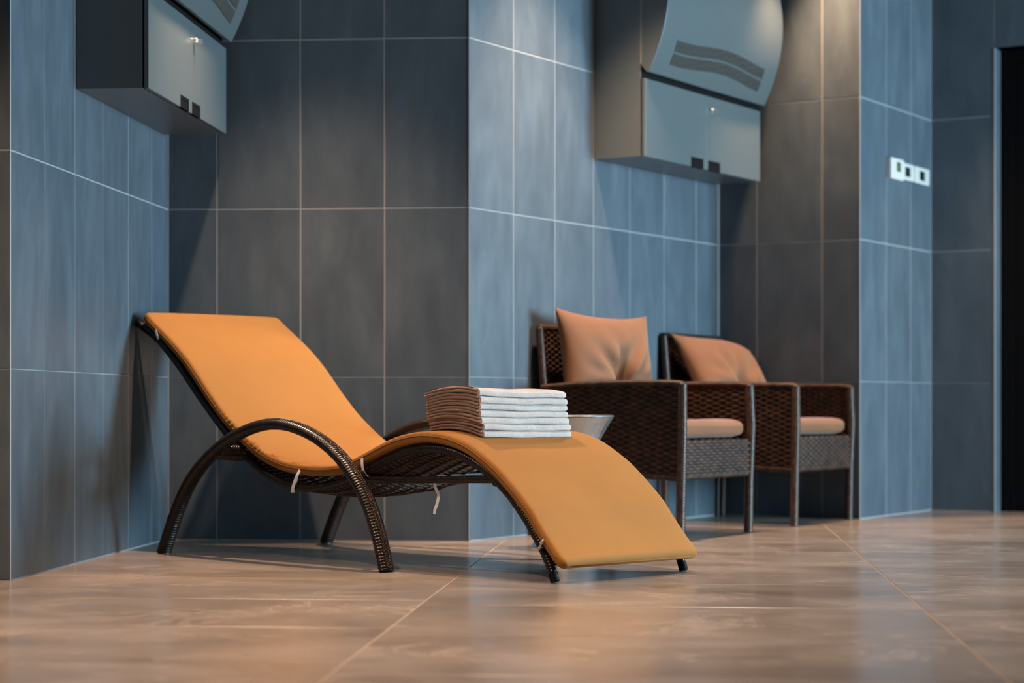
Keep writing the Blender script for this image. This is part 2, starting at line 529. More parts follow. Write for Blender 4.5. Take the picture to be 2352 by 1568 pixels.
# ------------------------------------------------------------------ downlights
def downlight(x, y, energy, cone=82, blend=0.55, color=(1.0, 0.64, 0.36), tilt=None, label='', soft=0.035):
    t = empty('downlight', (x, y, CEIL))
    tag(t, label, 'downlight', 'recessed ceiling downlights')
    MB().lathe([(0.034, -0.001), (0.034, -0.008), (0.040, -0.011), (0.050, -0.009), (0.052, -0.001)], 32).build('trim_ring', M_WHITE, t, smooth=True)
    MB().lathe([(0.0005, -0.004), (0.033, -0.004)], 32).build('lens', M_LAMP, t)
    L = bpy.data.lights.new('spot', 'SPOT')
    L.energy = energy; L.color = color; L.spot_size = math.radians(cone); L.spot_blend = blend; L.shadow_soft_size = soft
    lo = bpy.data.objects.new('spot_beam', L); link(lo, t); lo.location = (0, 0, -0.02)
    if tilt is not None:
        dv = Vector((tilt[0]-x, tilt[1]-y, tilt[2]-CEIL)); lo.rotation_euler = dv.to_track_quat('-Z', 'Y').to_euler()
    return t
WARM = (1.0, 0.69, 0.47)
downlight(-0.70, 6.66, 440, 70, 1.0, WARM, label='recessed round ceiling downlight nearest the left cabinet and tiled corner')
downlight(0.435, 7.425, 470, 80, 1.0, WARM, label='recessed round ceiling downlight above the gap before the wicker chairs')
downlight(1.290, 8.64, 310, 62, 1.0, (1.0, 0.62, 0.36), label='recessed round ceiling downlight in the corner above the far armchair')
downlight(2.25, 8.80, 190, 62, 1.0, WARM, label='recessed round ceiling downlight in front of the wall thermostats')
downlight(1.55, 6.40, 130, 80, 1.0, WARM, label='recessed round ceiling downlight above the open floor right of the chairs')
downlight(-1.15, 4.60, 540, 90, 1.0, WARM, label='recessed round ceiling downlight above the floor left of the lounger')
downlight(0.60, 4.85, 310, 84, 1.0, WARM, label='recessed round ceiling downlight above the floor in front of the lounger foot')
downlight(2.05, 5.00, 60, 84, 1.0, WARM, label='recessed round ceiling downlight nearest the windows')
downlight(-0.30, 3.20, 110, 84, 1.0, WARM, label='recessed round ceiling downlight above the floor close before the camera')

# ------------------------------------------------------------------ wall-hung cabinets
UW, UD, UH = 1.07, 0.205, 1.0
def panel_o(z):
    """outward offset of the curved front (z from cabinet bottom)"""
    a, b = 0.326, 0.985
    m = (a+b)/2; h = (b-a)/2
    return 0.243 + 0.087*(1-abs((z-m)/h)**2.0)
def wave(x):
    return 0.020*(0.5-0.5*math.cos(2*math.pi*x))*(1 if x < .5 else 1) - 0.004*math.sin(2*math.pi*x)
def wall_unit(P, D, t, label):
    p = P + D*t
    rz = math.atan2(D[1], D[0])
    u = empty('wall_cabinet', (p[0], p[1], 1.447), rz)
    tag(u, label, 'cabinet', 'curved metal wall cabinets')
    MB().box((0, -UD, 0), (UW, -0.0005, UH)).build('body', M_CAB, u, bevel=0.0015)
    # black strip standing in for the shade between body, doors and hood
    MB().box((0.004, -UD-0.006, 0.004), (UW-0.004, -UD, 0.352)).build('gap_shade', M_SLOT, u)
    MB().box((0.0, -UD-0.003, 0.36), (0.005, -UD, UH)).build('edge_strip', M_TRIM, u)
    for k in range(2):
        x0 = 0.001 if k == 0 else UW/2+0.001
        x1 = UW/2-0.001 if k == 0 else UW-0.001
        d = MB().box((x0, -UD-0.020, 0.0), (x1, -UD-0.006, 0.303)).build('door', M_CAB, u, bevel=0.0012)
        hx0 = UW/2-0.135 if k == 0 else UW/2+0.022
        h = MB()
        yf = -UD-0.0215
        h.box((hx0, yf, 0.0), (hx0+0.018, -UD-0.010, 0.040)); h.box((hx0+0.092, yf, 0.0), (hx0+0.110, -UD-0.010, 0.040))
        h.box((hx0+0.018, yf, 0.030), (hx0+0.092, -UD-0.010, 0.040)); h.box((hx0+0.018, -UD-0.0205, 0.0), (hx0+0.092, -UD-0.010, 0.030))
        hd = h.build('handle', M_BLACK, d)
        if k == 1:
            lk = MB().lathe([(0.0005, 0.016), (0.007, 0.015), (0.011, 0.010), (0.011, 0.0)], 20)
            lk.box((-0.0015, -0.012, 0.012), (0.0015, 0.006, 0.030))
            lk.build('lock', M_CHROME, d, smooth=True, auto=30, loc=(UW/2+0.045, -UD-0.020, 0.245), rot=(math.pi/2, 0, 0))
    # curved hood: cheeks follow the bow
    zs = np.linspace(0.326, 0.985, 25)
    prof = [(-UD+0.001, 0.360)] + [(-(panel_o(z)-0.012), z) for z in zs] + [(-UD+0.001, 0.955)]
    n = len(prof)
    v = [(x, y, z) for x in (0.0015, UW-0.0015) for (y, z) in prof]
    f = [tuple(range(n)), tuple(range(2*n-1, n-1, -1))] + [(i, (i+1) % n, n+(i+1) % n, n+i) for i in range(n)]
    MB().add(v, f).build('hood', M_CAB, u)
    # front panel, a thin curved sheet with rounded plan corners
    fr = [(-(panel_o(z)), z) for z in zs]; bk = [(-(panel_o(z)-0.012), z) for z in zs][::-1]
    pr2 = fr + bk; n = len(pr2)
    v = [(x, y, z) for x in (-0.003, UW+0.003) for (y, z) in pr2]
    f = [tuple(range(n)), tuple(range(2*n-1, n-1, -1))] + [(i, (i+1) % n, n+(i+1) % n, n+i) for i in range(n)]
    pn = MB().add(v, f).build('front_panel', M_CAB, u, smooth=True, auto=30, bevel=0.002)
    # two wavy grille bands
    for zc in (0.391, 0.441):
        gx0, gx1, bh = 0.130, 0.955, 0.021
        g = MB(); K = 60; P2 = np.zeros((K+1, 5, 3))
        for i in range(K+1):
            s = i/K; x = gx0 + (gx1-gx0)*s
            for j in range(5):
                z = zc + wave(s) + bh*(-1+j/2)
                P2[i, j] = (x, -(panel_o(z)+0.0008), z)
        g.grid(P2); gb = g.build('grille_shade', M_SLOT, pn)  # flat black sheet on the panel, painting the shade behind the slats
        sl = MB(); NS = 52
        for i in range(NS):
            s = (i+0.5)/NS; x = gx0+(gx1-gx0)*s; zz = [zc+wave(s)-bh, zc+wave(s), zc+wave(s)+bh]
            for q in range(2):
                za, zb = zz[q], zz[q+1]; ya, yb = -panel_o(za), -panel_o(zb); wv = 0.0030
                vv = [(x-wv, ya-0.0035, za), (x+wv, ya-0.0035, za), (x+wv, yb-0.0035, zb), (x-wv, yb-0.0035, zb),
                      (x-wv, ya, za), (x+wv, ya, za), (x+wv, yb, zb), (x-wv, yb, zb)]
                sl.add(vv, [(0,1,2,3), (4,7,6,5), (0,4,5,1), (1,5,6,2), (2,6,7,3), (3,7,4,0)])
        tag(sl.build('grille_slats', M_SLAT, pn), kind='stuff')
    return u
wall_unit(C0, d1, 0.616, 'grey metal wall cabinet hanging high above the orange lounger headrest')
wall_unit(C2, d2, 0.9138, 'grey metal wall cabinet hanging above the two wicker armchairs')

# ------------------------------------------------------------------ thermostats and switches on the right wall
def on_right_wall(px, py):
    a = (px-1176)/4738.4
    t = (a*C4[1]-C4[0])/(d2[0]-a*d2[1])
    p = C4 + t*d2
    return t, CAM_H-(py-928.84)/4738.4*p[1]
rzA = math.atan2(d2[1], d2[0])
def rounded_plate(w, h, t, r=0.006, y0=0.0):
    """rounded rectangle slab facing local -y"""
    pts = []
    for cx, cz, a0 in ((w/2-r, h/2-r, 0), (-w/2+r, h/2-r, 90), (-w/2+r, -h/2+r, 180), (w/2-r, -h/2+r, 270)):
        for k in range(6):
            a = math.radians(a0+k*18); pts.append((cx+r*math.cos(a), cz+r*math.sin(a)))
    n = len(pts)
    v = [(x, y0-t, z) for x, z in pts] + [(x, y0, z) for x, z in pts]
    f = [tuple(range(n-1, -1, -1)), tuple(range(n, 2*n))] + [(i, (i+1) % n, n+(i+1) % n, n+i) for i in range(n)]
    return MB().add(v, f)
def wall_device(name, xa, xb, ya, yb, depth, sc, mscreen, label, cat):
    ta, za = on_right_wall(xa, ya); tb, zb = on_right_wall(xb, yb)
    p = C4 + (ta+tb)/2*d2
    w, h = tb-ta, sc['h']
    e = empty(name, (p[0], p[1], (za+zb)/2), rzA)
    tag(e, label, cat)
    rounded_plate(w, h, depth, 0.008).build('housing', M_WHITE, e, bevel=0.002)
    sw, sh, sx, sz = sc['screen']
    rounded_plate(sw, sh, 0.0012, 0.002, -depth).build('screen', mscreen, e, loc=(sx, 0, sz))
    return e
wall_device('thermostat', 2035, 2065, 386, 392, 0.024, dict(h=0.092, screen=(0.045, 0.042, 0.012, 0.010)), M_LCD, 'white room thermostat with green display, leftmost of the three wall devices', 'thermostat')
wall_device('wall_switch', 2066, 2096, 393.5, 397, 0.008, dict(h=0.074, screen=(0.060, 0.042, 0.0, 0.0)), M_SCREEN, 'white square wall control with dark screen, middle of the three wall devices', 'switch')
wall_device('wall_switch', 2097.5, 2131, 401.5, 407.5, 0.008, dict(h=0.074, screen=(0.064, 0.042, 0.0, 0.0)), M_SCREEN, 'white square wall control with dark screen, rightmost of the three wall devices', 'switch')

# ------------------------------------------------------------------ sun lounger
ANG = math.radians(44.6)
LU = np.array([math.cos(ANG), -math.sin(ANG)]); LV = np.array([math.sin(ANG), math.cos(ANG)])
LO = LU*(-5.5453) + LV*4.3501
RZL = -ANG
VR, VA = 0.272, 0.3465
rail_pts = [(-0.262, 0.765), (-0.219, 0.745), (-0.150, 0.713), (-0.101, 0.680), (-0.014, 0.612), (0.058, 0.545), (0.158, 0.458), (0.236, 0.394), (0.309, 0.340), (0.364, 0.304), (0.443, 0.266), (0.525, 0.240), (0.610, 0.229), (0.690, 0.231), (0.781, 0.247), (0.845, 0.265), (0.932, 0.293), (1.017, 0.324), (1.089, 0.346), (1.184, 0.359), (1.277, 0.352), (1.351, 0.331), (1.407, 0.306), (1.452, 0.281), (1.515, 0.235), (1.545, 0.206), (1.578, 0.172), (1.610, 0.133), (1.641, 0.092), (1.664, 0.056), (1.688, 0.012)]
arm_pts = [(-0.002, 0.002), (0.031, 0.065), (0.062, 0.122), (0.095, 0.174), (0.132, 0.224), (0.183, 0.274), (0.241, 0.317), (0.304, 0.354), (0.364, 0.381), (0.426, 0.402), (0.496, 0.418), (0.562, 0.425), (0.634, 0.422), (0.717, 0.405), (0.794, 0.378), (0.866, 0.340), (0.921, 0.298), (0.972, 0.246), (1.014, 0.187), (1.049, 0.116), (1.068, 0.064), (1.087, 0.002)]
lounger = empty('sun_lounger', (LO[0], LO[1], 0), RZL)
tag(lounger, 'dark brown wicker sun lounger with arched armrests on the beige floor', 'sun lounger')
rail2 = smooth_path(spline(rail_pts, 10), 12)
arm2 = smooth_path(spline(arm_pts, 10), 6)
def path3(p2, y): return np.stack([p2[:, 0], np.full(len(p2), y), p2[:, 1]], 1)
for s in (-1, 1):
    MB().tube(path3(rail2, s*VR), 0.0122, 0.0122, seg=12, pitch=0.0085, amp=0.20).build('side_rail', M_WRAP, lounger, smooth=True)
    ar = MB().tube(path3(arm2, s*VA), 0.0165, 0.0270, seg=18, pitch=0.0092, amp=0.17).build('armrest', M_WRAP, lounger, smooth=True)
    # braided ridge along the outside of the arch
    P = resample(path3(arm2, s*VA), 0.0072)
    Tn = np.gradient(P, axis=0); Tn /= np.linalg.norm(Tn, axis=1)[:, None]
    S = np.array([0, 1.0, 0]); Nn = np.cross(np.broadcast_to(S, Tn.shape), Tn)
    if Nn[len(Nn)//2][2] < 0: Nn = -Nn
    ph = np.linspace(0, np.pi, 5); tt = np.linspace(0, 2*np.pi, 6, endpoint=False)
    sph = np.array([[(math.cos(a), math.sin(a)*math.cos(b), math.sin(a)*math.sin(b)) for b in tt] for a in ph])
    br = MB()
    for i in range(2, len(P)-2):
        for row in (-1, 0, 1):
            sl = 0.65*(1 if row % 2 == 0 else -1)
            ax = Tn[i]*math.cos(sl) + S*math.sin(sl); ay = -Tn[i]*math.sin(sl) + S*math.cos(sl)
            c = P[i] + Nn[i]*(0.0168 - 0.0009*abs(row)) + S*row*0.0070
            br.grid(c + sph[..., 0:1]*0.0062*ax + sph[..., 1:2]*0.0030*ay + sph[..., 2:3]*0.0030*Nn[i], close_v=True)
    tag(br.build('braid', M_BRAID, ar, smooth=True), kind='stuff')
    # foot caps of rail and arm
    e = rail2[-1]
    MB().tube([(e[0]-0.008, s*VR, e[1]+0.016), (e[0]+0.001, s*VR, 0.004)], 0.0135, seg=14).build('foot_cap', M_BLACK, lounger, smooth=True, auto=40)
    # straight stretcher below the knee bow
    MB().tube([(0.925, s*VR, 0.262), (1.10, s*VR, 0.266), (1.30, s*VR, 0.272), (1.462, s*VR, 0.276)], 0.0105, seg=12, pitch=0.0075, amp=0.2).build('stretcher', M_WRAP, lounger, smooth=True)
    # brackets joining arm and rail
    for (ua, ha, ub, hb) in ((0.268, 0.328, 0.315, 0.322), (0.300, 0.343, 0.318, 0.340), (0.940, 0.272, 0.905, 0.275)):
        MB().tube([(ua, s*VA, ha), (ub, s*VR, hb)], 0.017, 0.017, side=(0, 0, 1), seg=12, pitch=0.008, amp=0.12).build('bracket', M_WRAP, lounger, smooth=True)
# cross bars
for (ua, ha, r) in ((0.310, 0.318, 0.012), (0.905, 0.266, 0.012), (1.455, 0.268, 0.012), (-0.250, 0.758, 0.011)):
    MB().tube([(ua, -VR, ha), (ua, VR, ha)], r, side=(1, 0, 0), seg=12, pitch=0.0075, amp=0.16).build('cross_bar', M_WRAP, lounger, smooth=True)
# woven sling: cross strands over lengthwise cords, sagging a little between the rails
sl = MB()
RP = resample(rail2, 0.0105)
TT = np.gradient(RP, axis=0); TT /= np.linalg.norm(TT, axis=1)[:, None]
NNn = np.stack([-TT[:, 1], TT[:, 0]], 1)
ys = np.linspace(-VR, VR, 23)
for i in range(3, len(RP)-4):
    sag = 0.030*(1-(ys/VR)**2)*(1.0 if 0.30 < RP[i, 0] < 0.86 else 0.55)
    wv = 0.0022*np.cos(np.pi*np.arange(len(ys)) + np.pi*i)
    off = -sag + wv
    c = RP[i][None] + NNn[i][None]*off[:, None]
    hw = TT[i]*0.0036
    a = np.stack([c[:, 0]-hw[0], ys, c[:, 1]-hw[1]], 1); b = np.stack([c[:, 0]+hw[0], ys, c[:, 1]+hw[1]], 1)
    nn = np.array([NNn[i][0], 0, NNn[i][1]])*0.0012
    sl.grid(np.stack([a+nn, b+nn, b-nn, a-nn], 1), close_v=True)
tag(sl.build('woven_sling', M_SLING, lounger), kind='stuff')
cords = MB()
for y in (-0.20, -0.13, -0.065, 0.0, 0.065, 0.13, 0.20):
    off = -(0.030*(1-(y/VR)**2))*np.where((RP[:, 0] > 0.30) & (RP[:, 0] < 0.86), 1.0, 0.55) - 0.004
    off = np.convolve(np.pad(off, 6, mode='edge'), np.ones(13)/13, 'valid')
    c = RP + NNn*off[:, None]
    cords.tube(np.stack([c[:, 0], np.full(len(c), y), c[:, 1]], 1)[2:-4], 0.0032, seg=6)
cords.build('sling_cords', M_SLING, lounger, smooth=True)
# loose cane hanging under the seat
MB().tube(spline([(0.84, -0.22, 0.222), (0.887, -0.22, 0.220), (0.95, -0.22, 0.229), (0.998, -0.22, 0.242), (1.04, -0.23, 0.262)], 8), 0.0022, seg=6).build('loose_cane', M_SLING, lounger, smooth=True)
MB().tube(spline([(0.94, -0.10, 0.228), (0.983, -0.10, 0.225), (1.05, -0.10, 0.233), (1.097, -0.10, 0.250), (1.13, -0.11, 0.272)], 8), 0.0022, seg=6).build('loose_cane', M_SLING, lounger, smooth=True)

# ------------------------------------------------------------------ lounger cushion
top_pts = [(-0.196, 0.800), (-0.158, 0.771), (-0.096, 0.733), (-0.040, 0.697), (0.009, 0.662), (0.051, 0.629), (0.098, 0.586), (0.136, 0.549), (0.167, 0.520), (0.223, 0.471), (0.258, 0.444), (0.304, 0.412), (0.351, 0.383), (0.392, 0.360), (0.440, 0.337), (0.509, 0.316), (0.574, 0.304), (0.669, 0.2975), (0.756, 0.300), (0.812, 0.307), (0.861, 0.322), (0.916, 0.342), (0.971, 0.363), (1.029, 0.383), (1.082, 0.396), (1.142, 0.405), (1.201, 0.407), (1.280, 0.399), (1.357, 0.377), (1.414, 0.349), (1.475, 0.313), (1.523, 0.276), (1.566, 0.240), (1.609, 0.200), (1.638, 0.164), (1.676, 0.121), (1.712, 0.083), (1.742, 0.058)]
cushion = empty('lounger_cushion', (LO[0], LO[1], 0), RZL)
tag(cushion, 'long orange canvas cushion laid along the wicker sun lounger', 'cushion')
tp = resample(smooth_path(spline(top_pts, 10), 10), 0.0065)
n = len(tp)
Tc = np.gradient(tp, axis=0); Tc /= np.linalg.norm(Tc, axis=1)[:, None]
Nc = np.stack([-Tc[:, 1], Tc[:, 0]], 1)
arc = np.r_[0, np.cumsum(np.linalg.norm(np.diff(tp, axis=0), axis=1))]
TH = 0.031; HW = 0.287
# closed cross-section in (y, normal) running round the slab
sec = []
for k in range(33): sec.append((-1+2*k/32, 1.0))
KS = len(sec)
ring = []
rr = 0.010
for k in range(41):
    y = -HW+rr+(2*HW-2*rr)*k/40; ring.append((y, 0.0, 't'))
for k in range(1, 6):
    a = math.pi/2*(1-k/6); ring.append((HW-rr+rr*math.cos(a), -rr+rr*math.sin(a), 's'))
ring.append((HW+0.001, -TH*0.45, 's'))
for k in range(1, 6):
    a = -math.pi/2*k/6; ring.append((HW-rr+rr*math.cos(a), -TH+rr+rr*math.sin(a), 's'))
for k in range(21):
    y = HW-rr-(2*HW-2*rr)*k/20; ring.append((y, -TH, 'b'))
for k in range(1, 6):
    a = -math.pi/2-math.pi/2*k/6; ring.append((-HW+rr+rr*math.cos(a), -TH+rr+rr*math.sin(a), 's'))
ring.append((-HW-0.001, -TH*0.45, 's'))
for k in range(1, 6):
    a = math.pi-math.pi/2*k/6; ring.append((-HW+rr+rr*math.cos(a), -rr+rr*math.sin(a), 's'))
R = np.array([(a, b) for a, b, _ in ring])
kind = np.array([c for *_, c in ring])
Pc = np.zeros((n, len(ring), 3))
for i in range(n):
    d_end = min(arc[i], arc[-1]-arc[i])
    # plan rounding and tapering towards both ends
    rc = 0.030
    k = 0.0 if d_end > rc else (rc-math.sqrt(max(0, rc*rc-(rc-d_end)**2)))
    wsc = (HW-k*0.55)/HW
    tsc = 1.0 if d_end > 0.02 else 0.30+0.70*math.sqrt(max(0, 1-((0.02-d_end)/0.02)**2))
    y = R[:, 0]*wsc
    h = (R[:, 1]+TH/2)*tsc-TH/2
    crown = 0.004*(1-(R[:, 0]/HW)**4)*(kind == 't')
    h = h+crown*tsc
    # gathered wrinkles along the long edges of the back and seat
    u = tp[i, 0]
    g = math.exp(-((u-0.36)/0.20)**2)
    pk = math.sin(arc[i]*2*math.pi/0.021+1.3*math.sin(arc[i]*23))
    edge = np.exp(-((np.abs(R[:, 0])-HW)/0.018)**2)*(kind != 'b')*np.where(R[:, 0] < 0, 1.0, 0.15)
    g *= 0.35+0.65*(0.5+0.5*math.sin(arc[i]*31+1.0)*math.sin(arc[i]*13))*1.2
    h = h+0.0036*g*pk*edge
    y = y+np.sign(R[:, 0])*0.0026*g*pk*edge
    g2 = math.exp(-((u-1.13)/0.22)**2)
    h = h+0.0010*g2*math.sin(arc[i]*2*math.pi/0.030)*(kind == 's')
    # long soft folds across the seat hollow
    f2 = math.exp(-((u-0.52)/0.16)**2)
    yn = (R[:, 0]+HW)/(2*HW)
    h = h+0.0034*f2*np.exp(-(yn/0.30)**2)*np.sin(arc[i]*62+3.0*yn)*(kind == 't')
    Pc[i, :, 0] = tp[i, 0]+Nc[i, 0]*h
    Pc[i, :, 1] = y
    Pc[i, :, 2] = tp[i, 1]+Nc[i, 1]*h
mb = MB(); mb.grid(Pc, close_v=True)
m_ = len(ring)
mb.f.append(tuple(range(m_))); mb.f.append(tuple((n-1)*m_+j for j in reversed(range(m_))))
mb.build('cover', M_ORANGE, cushion, smooth=True, auto=50)
# sewn seam line round the edge
def seam(y, hh):
    return np.stack([tp[:, 0]+Nc[:, 0]*hh, np.full(n, y), tp[:, 1]+Nc[:, 1]*hh], 1)
for s in (-1, 1):
    sp = seam(s*(HW+0.0005), -TH*0.40)[5:-5]
    MB().tube(sp, 0.0022, seg=6).build('piping', M_PIPING, cushion, smooth=True)
for i in (1, n-2):
    c = np.array([tp[i, 0]+Nc[i, 0]*-TH*0.42, 0, tp[i, 1]+Nc[i, 1]*-TH*0.42]); t3 = np.array([Tc[i, 0], 0, Tc[i, 1]])*(1 if i > 5 else -1)
    MB().tube([c+t3*0.007+np.array([0, -HW+0.03, 0]), c+t3*0.007+np.array([0, HW-0.03, 0])], 0.0022, side=(0, 0, 1), seg=6).build('piping', M_PIPING, cushion, smooth=True)
# white tie straps
def strap(pts, w=0.0045, name='tie_strap', side=(1, 0, 0)):
    p = resample(spline(pts, 8), 0.006)
    T = np.gradient(p, axis=0); T /= np.linalg.norm(T, axis=1)[:, None]
    S = np.asarray(side, float)[None] - (T @ np.asarray(side, float))[:, None]*T
    S /= np.linalg.norm(S, axis=1)[:, None]
    Nn = np.cross(S, T)
    a = p-S*w; b = p+S*w
    MB().grid(np.stack([a+Nn*0.0006, b+Nn*0.0006, b-Nn*0.0006, a-Nn*0.0006], 1), close_v=True).build(name, M_STRAP, cushion)
Y0 = -HW-0.0035
strap([(-0.125, Y0, 0.733), (-0.118, Y0-0.001, 0.720), (-0.111, Y0+0.001, 0.703)])
strap([(0.626, Y0, 0.284), (0.617, Y0-0.004, 0.267), (0.602, Y0-0.005, 0.238), (0.588, Y0+0.002, 0.219), (0.578, Y0+0.012, 0.217), (0.583, Y0+0.016, 0.242), (0.597, Y0+0.012, 0.262)], 0.0060)
strap([(0.915, Y0, 0.326), (0.919, Y0-0.003, 0.305), (0.924, Y0-0.001, 0.284), (0.926, Y0+0.012, 0.270)], 0.0052)
strap([(1.200, -0.262, 0.268), (1.196, -0.256, 0.246), (1.206, -0.252, 0.226), (1.198, -0.250, 0.200), (1.188, -0.250, 0.180), (1.187, -0.250, 0.168)], 0.0056)
strap([(1.664, Y0, 0.118), (1.657, Y0-0.003, 0.108), (1.648, Y0-0.001, 0.098), (1.640, Y0+0.006, 0.088)], 0.0065, side=(0.6, 0, 0.8))

# ------------------------------------------------------------------ folded towels
def cushion_top(u):
    return float(np.interp(u, tp[:, 0], tp[:, 1]))
TU, TV = 0.228, 0.370         # folded size along / across the lounger
T_U0, T_Y0 = 1.107, -0.205    # stack corner in lounger coordinates
names = ['top one of the stack', 'second from the top of the stack', 'third from the top of the stack', 'fourth, in the middle of the stack', 'third from the bottom of the stack', 'second from the bottom of the stack', 'bottom one lying on the orange cushion']
NT = 7
def rot_l(u, v): return LO + LU*u + LV*v
def th_at(x): return 0.0158+0.0036*min(max(x/TU, 0), 1)      # fold side is thicker
def bed(x, y):                                               # surface the stack rests on
    return cushion_top(T_U0+min(max(x, 0), TU))+0.0055-0.004*y/TV
Z_REF = 0.400
for k in range(NT):            # k = 0 bottom
    du = (rng.random()-0.5)*0.005; dv = (rng.random()-0.5)*0.007 + 0.0022*(3-k)
    p = rot_l(T_U0+du, T_Y0+dv)
    t = empty('folded_towel', (p[0], p[1], Z_REF), RZL)
    tag(t, 'white folded terry towel with darker near side, ' + names[NT-1-k], 'towel', 'stack of folded towels')
    ph1, ph2 = rng.random(2)*6
    def lay(x, y, q, ph1=ph1, ph2=ph2, k=k):
        """height of the towel's surface, q = 0 underside .. 1 top"""
        hh = th_at(x)
        wob = (0.0011*math.sin(y*17+ph1)+0.0006*math.sin(y*41+ph2)+0.0005*math.sin(x*30+ph2))
        lift = 0.0035*math.exp(-(y/0.07)**2)*(k+q)/7.0
        return bed(x+du, y+dv)-Z_REF+k*hh+lift+q*hh*0.965+wob
    NX, NY = 14, 30
    prof = [((TU-0.009)*j/(NX-1), 0.0) for j in range(NX)]
    for j in range(1, 10):
        a = -math.pi/2+math.pi*j/10; prof.append((TU-0.009+0.0105*math.cos(a), 0.5+0.5*math.sin(a)))
    prof += [((TU-0.009)*(1-j/(NX-1)), 1.0) for j in range(NX)]
    P = np.zeros((NY, len(prof), 3))
    yy = np.r_[np.linspace(0.003, TV-0.008, NY-6), TV-0.008+0.008*np.sin(np.linspace(0.25, 1, 6)*math.pi/2)]
    for i in range(NY):
        y = yy[i]
        e = max(0.0, (y-(TV-0.008))/0.008); sq = math.sqrt(max(0.0, 1-e*e))
        for j, (x, q) in enumerate(prof):
            qq = 0.5+(q-0.5)*max(0.12, sq)
            P[i, j] = (min(x, TU-0.004*e*(1 if x > TU-0.02 else 0))+0.0018*math.sin(y*23+ph2), y, lay(x, y, qq))
    mbt = MB(); mbt.grid(P, close_v=True)
    L_ = len(prof)
    mbt.f.append(tuple((NY-1)*L_+j for j in range(L_))); mbt.f.append(tuple(range(L_-1, -1, -1)))
    mbt.build('folded_body', M_TOWEL, t, smooth=True, auto=60)
    # two cut layers on the near side, coloured darker than the towel body
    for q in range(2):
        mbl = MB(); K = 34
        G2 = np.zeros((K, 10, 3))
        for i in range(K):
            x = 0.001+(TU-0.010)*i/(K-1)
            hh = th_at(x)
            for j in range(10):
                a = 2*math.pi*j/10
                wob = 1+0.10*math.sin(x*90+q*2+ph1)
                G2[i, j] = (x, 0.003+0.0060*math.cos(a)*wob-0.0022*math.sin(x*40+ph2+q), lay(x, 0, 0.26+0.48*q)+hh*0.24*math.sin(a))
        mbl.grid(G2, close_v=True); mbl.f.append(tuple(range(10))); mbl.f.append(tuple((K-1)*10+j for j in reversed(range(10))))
        o = mbl.build('cut_edge', M_TOWELB, t, smooth=True); o['label'] = 'darker ribbed cut edge'
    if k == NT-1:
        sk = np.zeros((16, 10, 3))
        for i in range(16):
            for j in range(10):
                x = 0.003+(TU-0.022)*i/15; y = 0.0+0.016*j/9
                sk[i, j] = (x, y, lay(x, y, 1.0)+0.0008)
        MB().grid(sk).build('darker_strip', M_TOWELB, t, smooth=True)

# ------------------------------------------------------------------ steel side table
tb = empty('side_table', (0.205, 7.06, 0))
tag(tb, 'round brushed steel hourglass side table behind the stack of towels', 'table')
prof = []
for z in np.linspace(0.0, 0.441, 60):
    prof.append((0.045+0.097*abs((z-0.22)/0.221)**1.5, z))
def pleat(z, th):
    w = math.exp(-((z-0.22)/0.10)**2)
    return 1+0.10*w*np.cos(th*26+math.sin(z*20))
MB().lathe([(0.001, 0.0005)]+[(p[0], max(p[1], 0.0005)) for p in prof], 156, pleat).build('body', M_STEEL, tb, smooth=True, auto=40)
MB().lathe([(0.001, 0.441), (0.138, 0.441), (0.143, 0.443), (0.144, 0.446), (0.142, 0.449), (0.001, 0.449)], 96).build('top', M_STEEL, tb, smooth=True, auto=40)

# ------------------------------------------------------------------ wicker armchairs
def woven_panel(mb, c00, c10, c11, c01, thick=0.016, ps=0.0270, pr=0.0105, amp=0.0030):
    """woven slab: c00->c10 runs along s, c00->c01 along t"""
    c00, c10, c11, c01 = [np.array(c, float) for c in (c00, c10, c11, c01)]
    ls = np.linalg.norm(c10-c00); lt = np.linalg.norm(c01-c00)
    ns = int(ls/ps*6); ntt = int(lt/pr*4)
    S = np.linspace(0, 1, ns+1); T = np.linspace(0, 1, ntt+1)
    nrm = np.cross(c10-c00, c01-c00); nrm /= np.linalg.norm(nrm)
    s, t = np.meshgrid(S, T, indexing='ij')
    base = (c00*(1-s)[..., None]*(1-t)[..., None]+c10*s[..., None]*(1-t)[..., None]+c11*(s*t)[..., None]+c01*((1-s)*t)[..., None])
    row = np.floor(t*lt/pr+1e-6)
    fr = t*lt/pr-row
    wvv = np.tanh(2.2*np.sin(np.pi*s*ls/ps+np.pi*row))
    d = amp*wvv + 0.0022*np.sqrt(np.abs(np.sin(np.pi*fr))) - 0.0012
    stake = np.exp(-(((s*ls/ps) % 1.0-0.5)/0.16)**2)
    A = base+nrm*(thick/2+d)[..., None]
    d2_ = -amp*wvv + 0.0022*np.sqrt(np.abs(np.sin(np.pi*fr))) - 0.0012
    B = base-nrm*(thick/2+d2_)[..., None]
    mb.grid(A); mb.grid(B, flip=True)
    for E1, E2 in ((A[0], B[0]), (A[-1], B[-1]), (A[:, 0], B[:, 0]), (A[:, -1], B[:, -1])):
        mb.grid(np.stack([E1, E2], 0))
    return mb

